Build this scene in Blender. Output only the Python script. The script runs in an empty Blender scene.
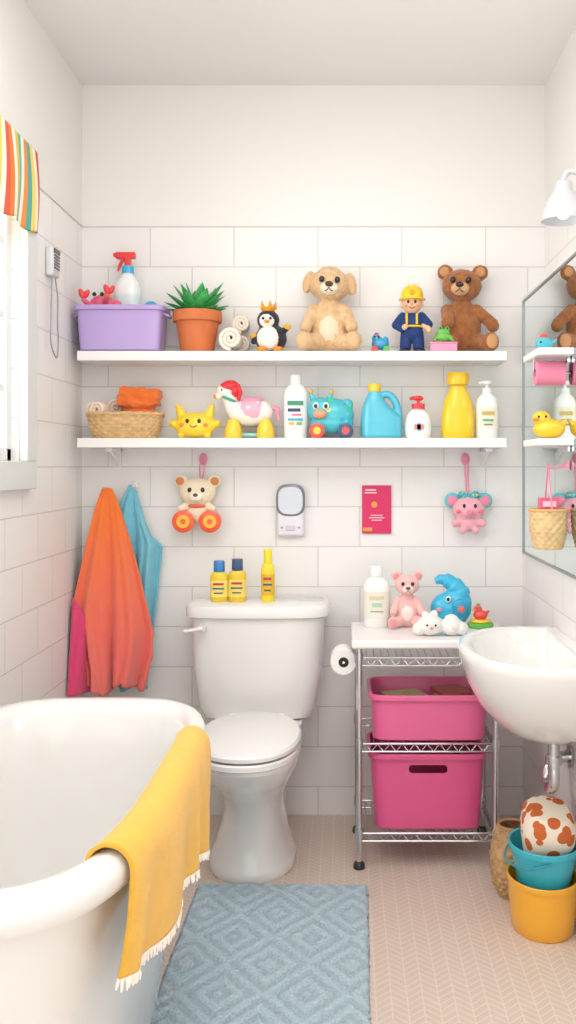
import bpy, bmesh, math, random
from mathutils import Vector, Matrix, Euler
random.seed(7)
sc=bpy.context.scene
COL=sc.collection
pi=math.pi
# ------------------------------------------------------------------ materials
def srgb(h):
    h=h.lstrip('#'); v=[int(h[i:i+2],16)/255 for i in (0,2,4)]
    return tuple((c/12.92 if c<=.04045 else ((c+.055)/1.055)**2.4) for c in v)+(1,)
M_={}
def mat(col,rough=.45,metal=0,bump=0,bs=300,var=0,vs=15,coat=0,sheen=0,col2=None,spots=None,name=None):
    key=(col,rough,metal,bump,bs,var,vs,coat,sheen,col2,spots)
    if key in M_: return M_[key]
    m=bpy.data.materials.new(name or 'surface_'+col.lstrip('#')); m.use_nodes=True
    nt=m.node_tree; N=nt.nodes; L=nt.links; b=N['Principled BSDF']
    b.inputs['Base Color'].default_value=srgb(col); b.inputs['Roughness'].default_value=rough
    b.inputs['Metallic'].default_value=metal
    b.inputs['Coat Weight'].default_value=coat; b.inputs['Sheen Weight'].default_value=sheen
    tc=N.new('ShaderNodeTexCoord')
    if bump:
        n=N.new('ShaderNodeTexNoise'); n.inputs['Scale'].default_value=bs; n.inputs['Detail'].default_value=4
        L.new(tc.outputs['Object'],n.inputs['Vector'])
        bp=N.new('ShaderNodeBump'); bp.inputs['Strength'].default_value=bump; bp.inputs['Distance'].default_value=.003
        L.new(n.outputs['Fac'],bp.inputs['Height']); L.new(bp.outputs['Normal'],b.inputs['Normal'])
    if var or col2:
        n=N.new('ShaderNodeTexNoise'); n.inputs['Scale'].default_value=vs; n.inputs['Detail'].default_value=3
        L.new(tc.outputs['Object'],n.inputs['Vector'])
        r=N.new('ShaderNodeValToRGB'); r.color_ramp.elements[0].position=.35; r.color_ramp.elements[1].position=.65
        c=srgb(col); c2=srgb(col2) if col2 else tuple(x*(1-var) for x in c[:3])+(1,)
        r.color_ramp.elements[0].color=c2; r.color_ramp.elements[1].color=c
        L.new(n.outputs['Fac'],r.inputs['Fac']); L.new(r.outputs['Color'],b.inputs['Base Color'])
    if spots:
        scol,scale,thr=spots
        v=N.new('ShaderNodeTexVoronoi'); v.inputs['Scale'].default_value=scale
        L.new(tc.outputs['Object'],v.inputs['Vector'])
        lt=N.new('ShaderNodeMath'); lt.operation='LESS_THAN'; lt.inputs[1].default_value=thr
        L.new(v.outputs['Distance'],lt.inputs[0])
        mx=N.new('ShaderNodeMix'); mx.data_type='RGBA'
        L.new(lt.outputs[0],mx.inputs[0]); mx.inputs[6].default_value=srgb(col)
        if scol=='multi':
            hs=N.new('ShaderNodeHueSaturation'); hs.inputs['Color'].default_value=srgb('#e84040')
            sp=N.new('ShaderNodeSeparateColor'); L.new(v.outputs['Color'],sp.inputs[0]); L.new(sp.outputs[0],hs.inputs['Hue'])
            L.new(hs.outputs[0],mx.inputs[7])
        else: mx.inputs[7].default_value=srgb(scol)
        L.new(mx.outputs[2],b.inputs['Base Color'])
    M_[key]=m; return m
def ombre(ctop,cbot,z0,z1):
    m=bpy.data.materials.new('ombre_terry'); m.use_nodes=True; nt=m.node_tree; N=nt.nodes; L=nt.links; b=N['Principled BSDF']
    tc=N.new('ShaderNodeTexCoord'); sp=N.new('ShaderNodeSeparateXYZ'); L.new(tc.outputs['Object'],sp.inputs[0])
    mr=N.new('ShaderNodeMapRange'); mr.inputs[1].default_value=z0; mr.inputs[2].default_value=z1; L.new(sp.outputs[2],mr.inputs[0])
    r=N.new('ShaderNodeValToRGB'); r.color_ramp.elements[0].color=srgb(cbot); r.color_ramp.elements[1].color=srgb(ctop); L.new(mr.outputs[0],r.inputs[0]); L.new(r.outputs[0],b.inputs['Base Color'])
    b.inputs['Roughness'].default_value=.95; b.inputs['Sheen Weight'].default_value=.4
    n=N.new('ShaderNodeTexNoise'); n.inputs['Scale'].default_value=350; L.new(tc.outputs['Object'],n.inputs['Vector'])
    bp=N.new('ShaderNodeBump'); bp.inputs['Strength'].default_value=.9; bp.inputs['Distance'].default_value=.003
    L.new(n.outputs['Fac'],bp.inputs['Height']); L.new(bp.outputs['Normal'],b.inputs['Normal']); return m
def fur(c,c2=None): return mat(c,.95,bump=.9,bs=260,sheen=.3,col2=c2,vs=60) if c2 else mat(c,.95,bump=.9,bs=260,sheen=.3)
def pla(c,r=.28): return mat(c,r,coat=.25)
def felt(c): return mat(c,.9,bump=.3,bs=500)
WHITE=pla('#f5f4f1'); BLACK=pla('#17161a',.15); CHROME=mat('#d4d6d9',.18,metal=1)
PORC=mat('#f2f1ef',.12,coat=.5); 
# ------------------------------------------------------------------ objects
def thing(name,label,cat,loc,rz=0,group=None):
    e=bpy.data.objects.new(name,None); e.empty_display_size=.05; COL.objects.link(e)
    e.location=loc; e.rotation_euler=(0,0,rz); e['label']=label; e['category']=cat
    if group: e['group']=group
    return e
_tex={}
def clouds(s):
    if s not in _tex:
        t=bpy.data.textures.new('cloud_noise','CLOUDS'); t.noise_scale=s; _tex[s]=t
    return _tex[s]
def rotM(r): return Euler(r,'XYZ').to_matrix().to_4x4()
class G:
    def __init__(s,M=None): s.bm=bmesh.new(); s.M=M or Matrix(); s.mi=0
    def _paint(s,n):
        s.bm.faces.ensure_lookup_table()
        for f in s.bm.faces[n:]: f.material_index=s.mi
    def ell(s,c,r,rot=(0,0,0),seg=20):
        n=len(s.bm.faces)
        if not hasattr(r,'__len__'): r=(r,r,r)
        bmesh.ops.create_uvsphere(s.bm,u_segments=seg,v_segments=max(8,seg*2//3),radius=1,
            matrix=s.M@Matrix.Translation(c)@rotM(rot)@Matrix.Diagonal((*r,1)))
        s._paint(n); return s
    def box(s,c,d,rot=(0,0,0)):
        n=len(s.bm.faces)
        bmesh.ops.create_cube(s.bm,size=1,matrix=s.M@Matrix.Translation(c)@rotM(rot)@Matrix.Diagonal((*d,1)))
        s._paint(n); return s
    def loft(s,prof,c=(0,0,0),n=2,seg=40,rot=(0,0,0),cap=(True,True),clamp=None):
        k=len(s.bm.faces); T=s.M@Matrix.Translation(c)@rotM(rot); rings=[]
        for q,p in enumerate(prof):
            if len(p)==2: rx=ry=p[0]; z=p[1]; ox=oy=0
            else:
                rx,ry,z=p[:3]; ox=p[3] if len(p)>3 else 0; oy=p[4] if len(p)>4 else 0
            ring=[]
            for i in range(seg):
                a=2*pi*(i+.5)/seg; ca,sa=math.cos(a),math.sin(a)
                x=math.copysign(abs(ca)**(2/n),ca)*rx+ox; y=math.copysign(abs(sa)**(2/n),sa)*ry+oy
                if clamp is not None: x=min(x,clamp[q])
                ring.append(s.bm.verts.new(T@Vector((x,y,z))))
            rings.append(ring)
        for a,b in zip(rings,rings[1:]):
            for i in range(seg):
                j=(i+1)%seg
                try: s.bm.faces.new((a[i],a[j],b[j],b[i]))
                except ValueError: pass
        if cap[0]: s.bm.faces.new(list(reversed(rings[0])))
        if cap[1]: s.bm.faces.new(rings[-1])
        s._paint(k); return s
    def tube(s,pts,r,seg=10,flat=1,closed=False,up=(0,0,1)):
        k=len(s.bm.faces); pts=[Vector(p) for p in pts]; m=len(pts)
        rad=r if hasattr(r,'__len__') else [r]*m
        rings=[]; u=None
        for i,p in enumerate(pts):
            if closed: t=pts[(i+1)%m]-pts[i-1]
            else: t=pts[min(i+1,m-1)]-pts[max(i-1,0)]
            t.normalize()
            if u is None:
                u=Vector(up); 
                if abs(u.dot(t))>.95: u=Vector((1,0,0))
            u=(u-t*u.dot(t)).normalized(); w=t.cross(u)
            rings.append([s.bm.verts.new(s.M@(p+(w*math.cos(2*pi*j/seg)+u*flat*math.sin(2*pi*j/seg))*max(rad[i],1e-5))) for j in range(seg)])
        prs=list(zip(rings,rings[1:]))
        if closed: prs.append((rings[-1],rings[0]))
        for a,b in prs:
            for j in range(seg): s.bm.faces.new((a[j],a[(j+1)%seg],b[(j+1)%seg],b[j]))
        if not closed: s.bm.faces.new(list(reversed(rings[0]))); s.bm.faces.new(rings[-1])
        s._paint(k); return s
    def limb(s,p0,p1,r0,r1,seg=14):
        s.tube([p0,p1],[r0,r1],seg); s.ell(p0,r0,seg=seg); s.ell(p1,r1,seg=seg); return s
    def torus(s,c,R,r,rot=(0,0,0),seg=32,rs=10):
        T=Matrix.Translation(c)@rotM(rot)
        pts=[T@Vector((R*math.cos(2*pi*i/seg),R*math.sin(2*pi*i/seg),0)) for i in range(seg)]
        return s.tube(pts,r,rs,closed=True,up=(T.to_3x3()@Vector((0,0,1))))
    def sheet(s,f,nu,nv):
        k=len(s.bm.faces)
        V=[[s.bm.verts.new(s.M@Vector(f(i/nu,j/nv))) for i in range(nu+1)] for j in range(nv+1)]
        for j in range(nv):
            for i in range(nu): s.bm.faces.new((V[j][i],V[j][i+1],V[j+1][i+1],V[j+1][i]))
        s._paint(k); return s
    def out(s,name,mats,parent=None,remesh=0,bevel=0,solid=0,sub=0,disp=0,dscale=.01,label=None,cat=None,sharp=40,loc=None,soff=0):
        bmesh.ops.recalc_face_normals(s.bm,faces=s.bm.faces)
        me=bpy.data.meshes.new(name); s.bm.to_mesh(me); s.bm.free()
        if not isinstance(mats,(list,tuple)): mats=[mats]
        for m in mats: me.materials.append(m)
        for p in me.polygons: p.use_smooth=True
        if not remesh: me.set_sharp_from_angle(angle=math.radians(sharp))
        o=bpy.data.objects.new(name,me); COL.objects.link(o)
        if parent: o.parent=parent
        if loc: o.location=loc
        if label: o['label']=label
        if cat: o['category']=cat
        if remesh:
            r=o.modifiers.new('remesh','REMESH'); r.mode='VOXEL'; r.voxel_size=remesh; r.use_smooth_shade=True
            sm=o.modifiers.new('smooth','SMOOTH'); sm.factor=.6; sm.iterations=4
        if solid:
            r=o.modifiers.new('solid','SOLIDIFY'); r.thickness=solid; r.offset=soff
        if bevel:
            r=o.modifiers.new('bevel','BEVEL'); r.width=bevel; r.segments=3; r.limit_method='ANGLE'; r.angle_limit=.6
        if sub:
            r=o.modifiers.new('sub','SUBSURF'); r.levels=sub; r.render_levels=sub
        if disp:
            r=o.modifiers.new('disp','DISPLACE'); r.texture=clouds(dscale); r.strength=disp; r.mid_level=.5
        return o
def ball(name,parent,c,r,m,rot=(0,0,0),M=None,seg=16,label=None):
    return G(M).ell(c,r,rot,seg).out(name,m,parent,label=label)
# ------------------------------------------------------------------ room
XL,XR,XR2,ZC,YF=-.865,.658,.585,2.40,-3.9
def tile_mat(name,axis,off):
    m=bpy.data.materials.new(name); m.use_nodes=True; nt=m.node_tree; N=nt.nodes; L=nt.links; b=N['Principled BSDF']
    tc=N.new('ShaderNodeTexCoord'); sp=N.new('ShaderNodeSeparateXYZ'); L.new(tc.outputs['Object'],sp.inputs[0])
    a=N.new('ShaderNodeMath'); a.operation='ADD'; a.inputs[1].default_value=off; L.new(sp.outputs[axis],a.inputs[0])
    z=N.new('ShaderNodeMath'); z.operation='ADD'; z.inputs[1].default_value=.1315*16-1.933; L.new(sp.outputs[2],z.inputs[0])
    cb=N.new('ShaderNodeCombineXYZ'); L.new(a.outputs[0],cb.inputs[0]); L.new(z.outputs[0],cb.inputs[1])
    br=N.new('ShaderNodeTexBrick'); L.new(cb.outputs[0],br.inputs['Vector'])
    br.inputs['Scale'].default_value=1; br.inputs['Mortar Size'].default_value=.0022; br.inputs['Mortar Smooth'].default_value=.5
    br.inputs['Brick Width'].default_value=.276; br.inputs['Row Height'].default_value=.1315
    br.inputs['Color1'].default_value=srgb('#f3f1ef'); br.inputs['Color2'].default_value=srgb('#f7f5f3'); br.inputs['Mortar'].default_value=srgb('#dad6d3')
    gt=N.new('ShaderNodeMath'); gt.operation='GREATER_THAN'; gt.inputs[1].default_value=1.933; L.new(sp.outputs[2],gt.inputs[0])
    mx=N.new('ShaderNodeMix'); mx.data_type='RGBA'; L.new(gt.outputs[0],mx.inputs[0]); L.new(br.outputs['Color'],mx.inputs[6]); mx.inputs[7].default_value=srgb('#f2efec')
    L.new(mx.outputs[2],b.inputs['Base Color'])
    inv=N.new('ShaderNodeMath'); inv.operation='SUBTRACT'; inv.inputs[0].default_value=1; L.new(gt.outputs[0],inv.inputs[1])
    mu=N.new('ShaderNodeMath'); mu.operation='MULTIPLY'; L.new(inv.outputs[0],mu.inputs[0]); L.new(br.outputs['Fac'],mu.inputs[1])
    bp=N.new('ShaderNodeBump'); bp.invert=True; bp.inputs['Strength'].default_value=.45; bp.inputs['Distance'].default_value=.002
    L.new(mu.outputs[0],bp.inputs['Height']); L.new(bp.outputs['Normal'],b.inputs['Normal'])
    b.inputs['Roughness'].default_value=.35
    return m
TB=tile_mat('white_wall_tile_back',0,.641+.276*4); TS=tile_mat('white_wall_tile_side',1,.06+.276*20)
def struct(o): o['kind']='structure'; return o
struct(G().box((( XL+XR)/2,.05,ZC/2),(XR-XL+.3,.1,ZC)).out('wall_back',TB))
struct(G().box((XR+.05,YF/2,ZC/2),(.1,-YF,ZC)).out('wall_right',TS))
struct(G().box(((XR+XR2)/2,YF/2,.85),(XR-XR2,-YF,1.70)).out('wall_right_lower',TS))
PLAS=mat('#f6f4f2',.8)
struct(G().box(((XL+XR)/2,YF/2,ZC+.05),(XR-XL+.3,-YF+.2,.1)).out('ceiling',PLAS))
# left wall with the window opening
wy0,wy1,wz0,wz1=-1.55,-.64,1.16,1.93
g=G()
for (ya,yb,za,zb) in ((YF,wy0,0,ZC),(wy1,0,0,ZC),(wy0,wy1,0,wz0),(wy0,wy1,wz1,ZC)):
    g.box((XL-.05,(ya+yb)/2,(za+zb)/2),(.1,yb-ya,zb-za))
struct(g.out('wall_left',TS))
# floor
def floor_mat():
    m=bpy.data.materials.new('beige_chevron_floor_tile'); m.use_nodes=True; nt=m.node_tree; N=nt.nodes; L=nt.links; b=N['Principled BSDF']
    tc=N.new('ShaderNodeTexCoord'); mp=N.new('ShaderNodeMapping'); mp.inputs['Rotation'].default_value=(0,0,.0)
    L.new(tc.outputs['Object'],mp.inputs[0]); sp=N.new('ShaderNodeSeparateXYZ'); L.new(mp.outputs[0],sp.inputs[0])
    def ma(op,a,b_=None):
        n=N.new('ShaderNodeMath'); n.operation=op
        for i,v in enumerate((a,b_)):
            if v is None: continue
            if isinstance(v,(int,float)): n.inputs[i].default_value=v
            else: L.new(v,n.inputs[i])
        return n.outputs[0]
    zig=ma('PINGPONG',ma('ADD',sp.outputs[0],5),.034)
    v=ma('FRACT',ma('DIVIDE',ma('ADD',ma('ADD',sp.outputs[1],zig),10),.0245))
    l1=ma('LESS_THAN',v,.17)
    e=ma('LESS_THAN',ma('ABSOLUTE',ma('SUBTRACT',zig,0)),.0013)
    e2=ma('GREATER_THAN',zig,.0327)
    ln=ma('MAXIMUM',l1,ma('MAXIMUM',e,e2))
    nz=N.new('ShaderNodeTexNoise'); nz.inputs['Scale'].default_value=14; L.new(tc.outputs['Object'],nz.inputs['Vector'])
    r=N.new('ShaderNodeValToRGB'); r.color_ramp.elements[0].color=srgb('#d7c5b6'); r.color_ramp.elements[1].color=srgb('#dfcfc1'); L.new(nz.outputs['Fac'],r.inputs[0])
    mx=N.new('ShaderNodeMix'); mx.data_type='RGBA'; L.new(ln,mx.inputs[0]); L.new(r.outputs[0],mx.inputs[6]); mx.inputs[7].default_value=srgb('#e8dbd0')
    L.new(mx.outputs[2],b.inputs['Base Color']); b.inputs['Roughness'].default_value=.5
    bp=N.new('ShaderNodeBump'); bp.invert=True; bp.inputs['Strength'].default_value=.4; bp.inputs['Distance'].default_value=.002
    L.new(ln,bp.inputs['Height']); L.new(bp.outputs['Normal'],b.inputs['Normal'])
    return m
struct(G().box(((XL+XR)/2,YF/2,-.05),(XR-XL+.3,-YF+.2,.1)).out('floor',floor_mat()))
# thin ledge trim where tile meets plaster
TRM=mat('#f2f0ed',.4)
struct(G().box(((XL+XR)/2,-.002,1.937),(XR-XL,.004,.006)).out('trim_1',TRM,bevel=.001))
struct(G().box((XL+.002,-.27,1.937),(.004,.54,.006)).out('trim_2',TRM,bevel=.001))
# window
WP=mat('#dfe2e2',.45)
g=G(); cw=.08; x=XL+.012
for (ya,yb,za,zb) in ((wy0-cw,wy1+cw,wz0-.075,wz0),(wy0-cw,wy1+cw,wz1,wz1+cw),(wy1,wy1+cw,wz0,wz1),(wy0-cw,wy0,wz0,wz1)):
    g.box((x,(ya+yb)/2,(za+zb)/2),(.024,yb-ya,zb-za))
for (ya,yb,za,zb) in ((wy0,wy1,wz0,wz0+.035),(wy0,wy1,wz1-.035,wz1),(wy1-.035,wy1,wz0,wz1),(wy0,wy0+.035,wz0,wz1)):
    g.box((XL-.04,(ya+yb)/2,(za+zb)/2),(.04,yb-ya,zb-za))
for i in range(1,5): g.box((XL-.04,wy0+(wy1-wy0)*i/5,(wz0+wz1)/2),(.022,.020,wz1-wz0))
for i in range(1,4): g.box((XL-.04,(wy0+wy1)/2,wz0+(wz1-wz0)*i/4),(.022,wy1-wy0,.020))
w=struct(g.out('window_1',WP,bevel=.003))
gm=bpy.data.materials.new('clear_window_glass'); gm.use_nodes=True; N=gm.node_tree.nodes
tr=N.new('ShaderNodeBsdfTransparent'); gl=N.new('ShaderNodeBsdfGlossy'); gl.inputs['Roughness'].default_value=.05; mx=N.new('ShaderNodeMixShader'); mx.inputs[0].default_value=.06
gm.node_tree.links.new(tr.outputs[0],mx.inputs[1]); gm.node_tree.links.new(gl.outputs[0],mx.inputs[2]); gm.node_tree.links.new(mx.outputs[0],N['Material Output'].inputs[0])
G().box((XL-.04,(wy0+wy1)/2,(wz0+wz1)/2),(.004,wy1-wy0-.04,wz1-wz0-.04)).out('glass',gm,w)
# ------------------------------------------------------------------ striped shade
def stripe_mat():
    m=bpy.data.materials.new('striped_shade_cloth'); m.use_nodes=True; nt=m.node_tree; N=nt.nodes; L=nt.links; b=N['Principled BSDF']
    tc=N.new('ShaderNodeTexCoord'); sp=N.new('ShaderNodeSeparateXYZ'); L.new(tc.outputs['Object'],sp.inputs[0])
    a=N.new('ShaderNodeMath'); a.operation='DIVIDE'; a.inputs[1].default_value=.24; L.new(sp.outputs[1],a.inputs[0])
    f=N.new('ShaderNodeMath'); f.operation='FRACT'; L.new(a.outputs[0],f.inputs[0])
    r=N.new('ShaderNodeValToRGB'); r.color_ramp.interpolation='CONSTANT'; e=r.color_ramp.elements
    cols=['#e8803c','#f6efe0','#f0c23c','#69b8a8','#f8f1e2','#e8934a','#58a89e','#f2d668','#f6efe0','#dc5f47']
    e[0].color=srgb(cols[0]); e[1].position=.1; e[1].color=srgb(cols[1])
    for i in range(2,10):
        k=e.new(i/10); k.color=srgb(cols[i])
    L.new(f.outputs[0],r.inputs[0]); L.new(r.outputs[0],b.inputs['Base Color']); b.inputs['Roughness'].default_value=.9
    return m
rt=thing('roman_shade','striped multicoloured fabric roman shade above the window','window shade',(XL,-1.05,2.0))
def f(u,v):
    y=-.62+u*1.10
    z=-.0-v*.225
    xx=.026+.006*math.sin(v*pi)+.008*v*math.sin(u*pi*13)
    return (xx,y,z-.006*math.cos(u*pi*13)*v)
G().sheet(f,140,30).out('shade_fabric',stripe_mat(),rt,solid=.004)
G().box((.012,-.07,.0),(.022,1.10,.02)).out('headrail',WHITE,rt,bevel=.003)
# ------------------------------------------------------------------ corded handset on the wall
rt=thing('wall_handset','small grey corded handset clipped to the tiled wall','handset',(XL,-.375,1.70))
G().box((.012,0,.04),(.024,.07,.085)).out('handset_body',pla('#d7dadd'),rt,bevel=.008)
g=G()
for i in range(5): g.box((.025,0,.022+i*.009),(.004,.05,.004))
g.box((.025,0,.072),(.004,.055,.012))
g.out('grille',pla('#4b4f57'),rt)
def smooth(pts,k=6,closed=False):
    P=[Vector(p) for p in pts]; o=[]
    n=len(P)
    for i in range(n-1 if not closed else n):
        a=P[i-1] if (i>0 or closed) else P[0]; b=P[i]; c=P[(i+1)%n]; d=P[(i+2)%n] if (i+2<n or closed) else P[-1]
        for j in range(k):
            t=j/k; o.append(.5*((2*b)+(c-a)*t+(2*a-5*b+4*c-d)*t*t+(3*b-a-3*c+d)*t**3))
    if not closed: o.append(P[-1])
    return o
pts=[(.014,.02,0),(.02,.025,-.06),(.018,.03,-.13),(.016,.045,-.19),(.018,.02,-.235),(.018,-.035,-.20),(.016,-.03,-.12),(.014,-.012,0)]
G().tube(smooth(pts),.0022,8).out('cord',pla('#8f959d'),rt)
# ------------------------------------------------------------------ wall shelves
SHM=mat('#f6f5f3',.4)
U,Lz=1.505,1.234
for z,nm in ((U,'upper'),(Lz,'lower')):
    rt=thing('wall_shelf','long white floating shelf holding toys and bottles' if nm=='upper' else 'long white floating shelf with brackets holding toys and bottles','shelf',(-.165,0,z-.03),group='white wall shelves')
    G().box((0,-.09,.015),(1.338,.18,.03)).out('shelf_board',SHM,rt,bevel=.002)
    for sx in (-.58,.62):
        if nm=='lower': G().box((sx,-.006,-.03),(.022,.012,.06)).box((sx,-.07,-.006),(.022,.14,.012)).tube([(sx,-.01,-.055),(sx,-.04,-.035),(sx,-.11,-.01)],.006,8).out('bracket',WHITE,rt,bevel=.002)
# ------------------------------------------------------------------ generic containers
def bin_mesh(name,parent,w,d,h,m,taper=.9,t=.004,n=7,slot=None,lip=.008,c=(0,0,0)):
    a,b=w/2,d/2; ai,bi=a*taper,b*taper
    pr=[(ai-.01,bi-.01,0),(ai,bi,.006),(a-lip,b-lip,h-.016),(a,b,h-.014),(a,b,h-.002),(a-.002,b-.002,h),(a-lip-t+.002,b-lip-t+.002,h),(a-lip-t,b-lip-t,h-.004),(ai-t,bi-t,.012),(ai-t-.01,bi-t-.01,t)]
    o=G(Matrix.Translation(c)).loft(pr,n=n,seg=64).out(name,m,parent)
    if slot:
        sw,sh,sz=slot
        cg=G(Matrix.Translation(c)).box((0,-b,sz),(sw,.06,sh)); cu=cg.out('cutter_tmp',m,parent)
        bv=cu.modifiers.new('b','BEVEL'); bv.width=sh*.4; bv.segments=4; bv.limit_method='ANGLE'
        md=o.modifiers.new('bool','BOOLEAN'); md.operation='DIFFERENCE'; md.object=cu; md.solver='EXACT'
        dg=bpy.context.evaluated_depsgraph_get(); dg.update()
        me=bpy.data.meshes.new_from_object(o.evaluated_get(dg)); o.modifiers.clear(); o.data=me
        bpy.data.objects.remove(cu)
        me.set_sharp_from_angle(angle=math.radians(28))
        wn=o.modifiers.new('wn','WEIGHTED_NORMAL'); wn.keep_sharp=True; wn.weight=100
    return o
def wicker(g,prof,rows,cols,n=2,amp=.0022,c=(0,0,0),rot=(0,0,0)):
    seg=cols*4
    T=g.M@Matrix.Translation(c)@rotM(rot); bm=g.bm; rings=[]
    def interp(t):
        k=t*(len(prof)-1); i=min(int(k),len(prof)-2); f=k-i
        return [prof[i][q]*(1-f)+prof[i+1][q]*f for q in range(3)]
    R=rows*3
    for j in range(R+1):
        rx,ry,z=interp(j/R); row=j//3; bul=(0,1,1)[j%3]
        ring=[]
        for i in range(seg):
            a=2*pi*i/seg; ca,sa=math.cos(a),math.sin(a)
            d=amp*bul*(1 if row%2 else -1)*math.sin(a*cols)+amp*.5*bul
            x=math.copysign(abs(ca)**(2/n),ca)*(rx+d); y=math.copysign(abs(sa)**(2/n),sa)*(ry+d)
            ring.append(bm.verts.new(T@Vector((x,y,z))))
        rings.append(ring)
    for a,b in zip(rings,rings[1:]):
        for i in range(seg):
            j=(i+1)%seg; bm.faces.new((a[i],a[j],b[j],b[i]))
    bm.faces.new(list(reversed(rings[0])))
    return g
def bottle(name,label,loc,prof,m,cap=None,capm=None,band=None,bandm=None,sy=.7,n=2.4,rz=0,marks=None,pump=None,cat='bottle',capname='cap'):
    rt=thing(name,label,cat,loc,rz)
    P=[(r,r*sy if r>.016 else r,z) for r,z in prof]
    G().loft(P,n=n).out('bottle_body',m,rt)
    if cap: G().loft([(r,r,z) for r,z in cap],n=2,seg=28).out(capname,capm,rt)
    if band:
        G().loft([(r+.0008,(r+.0008)*sy,z) for r,z in band],n=n,cap=(False,False)).out('label_band',bandm,rt)
        if marks:
            g=G(); mats=[]
            for i,(mx,mz,w,h,mc) in enumerate(marks):
                mats.append(mc); g.mi=i
                rr=max(r for r,z in band); yy=-(rr+.001)*sy*(1-abs(mx/rr)**n)**(1/n) if abs(mx)<rr else 0
                g.box((mx,yy-.0004,mz),(w,.0018,h))
            g.out('label_print',mats,rt)
    return rt
# ------------------------------------------------------------------ upper shelf objects
Y=-.10
rt=thing('storage_tub','lilac plastic storage tub filled with bath toys','storage tub',(-.708,Y,U))
bin_mesh('tub_body',rt,.286,.16,.145,pla('#bca5de',.35),taper=.88)
for s in(-1,1): G().tube([(s*.125,-.02,.13),(s*.148,-.02,.118),(s*.148,.02,.118),(s*.125,.02,.13)],.005,8).out('handle',pla('#b39bd6',.35),rt)
rt=thing('folded_washcloth','soft lavender washcloth folded inside the lilac tub','washcloth',(-.708,Y,U+.006))
G().loft([(.108,.055,0),(.112,.058,.05),(.115,.06,.10),(.10,.05,.115)],n=5).out('cloth',felt('#cdbbe4'),rt,disp=.01,dscale=.04)
# spray bottle
rt=thing('spray_bottle','white spray bottle with blue collar and red trigger','spray bottle',(-.70,Y+.035,U+.115))
B=Matrix.Diagonal((1.15,1.1,1.09,1))
G(B).loft([(.03,.024,0),(.036,.028,.01),(.037,.028,.08),(.033,.026,.105),(.015,.015,.13),(.013,.013,.14)],n=2.4).out('bottle_body',mat('#f2f6f5',.2,coat=.4),rt)
G(B).loft([(.017,.135),(.017,.155),(.013,.158)]).out('collar',pla('#3bb4e0'),rt)
G(B).box((-.006,0,.188),(.055,.020,.02)).box((0,0,.168),(.018,.018,.028)).box((-.035,0,.19),(.012,.014,.013)).out('nozzle_head',pla('#ea3a3e'),rt,bevel=.004)
G(B).tube([(-.012,0,.18),(-.022,0,.162),(-.028,0,.142)],[.007,.006,.004],8,flat=.8).out('trigger',pla('#ea3a3e'),rt)
G(B).loft([(.0372,.0288,.025),(.0376,.0288,.07)],n=2.4,cap=(False,False)).out('label_band',pla('#dcecee'),rt)
# lobster toy
rt=thing('lobster_toy','pink and red rubber lobster bath toy on the tub','bath toy',(-.770,Y-.015,U+.115))
B=Matrix.Scale(1.35,4)
G(B).ell((0,0,.03),(.03,.025,.022)).ell((.03,0,.025),(.018,.016,.015)).limb((-.02,-.02,.02),(-.035,-.035,.035),.007,.006).limb((.01,-.02,.03),(.02,-.035,.045),.007,.006).out('toy_body',pla('#f0648c'),rt,remesh=.002)
for c in((-.034,-.037,.048),(.024,-.037,.058)):
    G(B).ell((c[0]-.005,c[1],c[2]),(.007,.008,.013),(0,-.4,0)).ell((c[0]+.006,c[1],c[2]),(.006,.007,.011),(0,.5,0)).out('claw',pla('#ec4347'),rt)
for s in(-1,1): ball('eye',rt,(-.005+s*.009,-.022,.05),.005,BLACK,M=B)
ball('shell_spot',rt,(.012,-.012,.045),(.014,.012,.01),pla('#f7c13c'),M=B)
rt=thing('toy_ball','small blue rubber ball resting in the lilac tub','ball',(-.617,Y-.01,U+.118))
G().ell((0,0,.024),.024).torus((0,0,.024),.0235,.0015,(.5,.3,0)).out('ball_body',pla('#35a7d6'),rt)
# potted succulent
rt=thing('potted_succulent','green spiky succulent in a terracotta pot','potted plant',(-.471,Y,U))
G().loft([(.05,0),(.052,.004),(.068,.1),(.077,.1),(.078,.104),(.078,.13),(.076,.134),(.069,.134),(.067,.128),(.067,.118)],seg=48).out('pot',mat('#dc7a46',.7,bump=.15,bs=120,var=.12,vs=25),rt)
G().loft([(.066,.115),(.064,.121),(.02,.126)]).out('soil',mat('#4a3324',.95,bump=1,bs=150),rt)
g=G()
for ring,(n_,el,L_) in enumerate(((9,.42,.115),(8,.75,.128),(6,1.02,.128),(3,1.35,.108))):
    for i in range(n_):
        a=2*pi*i/n_+ring*.4+random.uniform(-.12,.12); l=L_*random.uniform(.9,1.08); e0=el+random.uniform(-.08,.08)
        pts=[]; p=Vector((math.cos(a)*.008,math.sin(a)*.008,.118)); m=8
        for k in range(m+1):
            pts.append(p.copy()); e=e0-.25*(k/m)
            p=p+Vector((math.cos(a)*math.cos(e)*.93,math.sin(a)*math.cos(e)*.62,math.sin(e)))*l/m
        g.tube(pts,[.009,.016,.021,.023,.022,.019,.0145,.008,.0005],8,flat=.28)
g.out('leaves',mat('#4fb260',.4,col2='#33944c',vs=30),rt)
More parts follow.
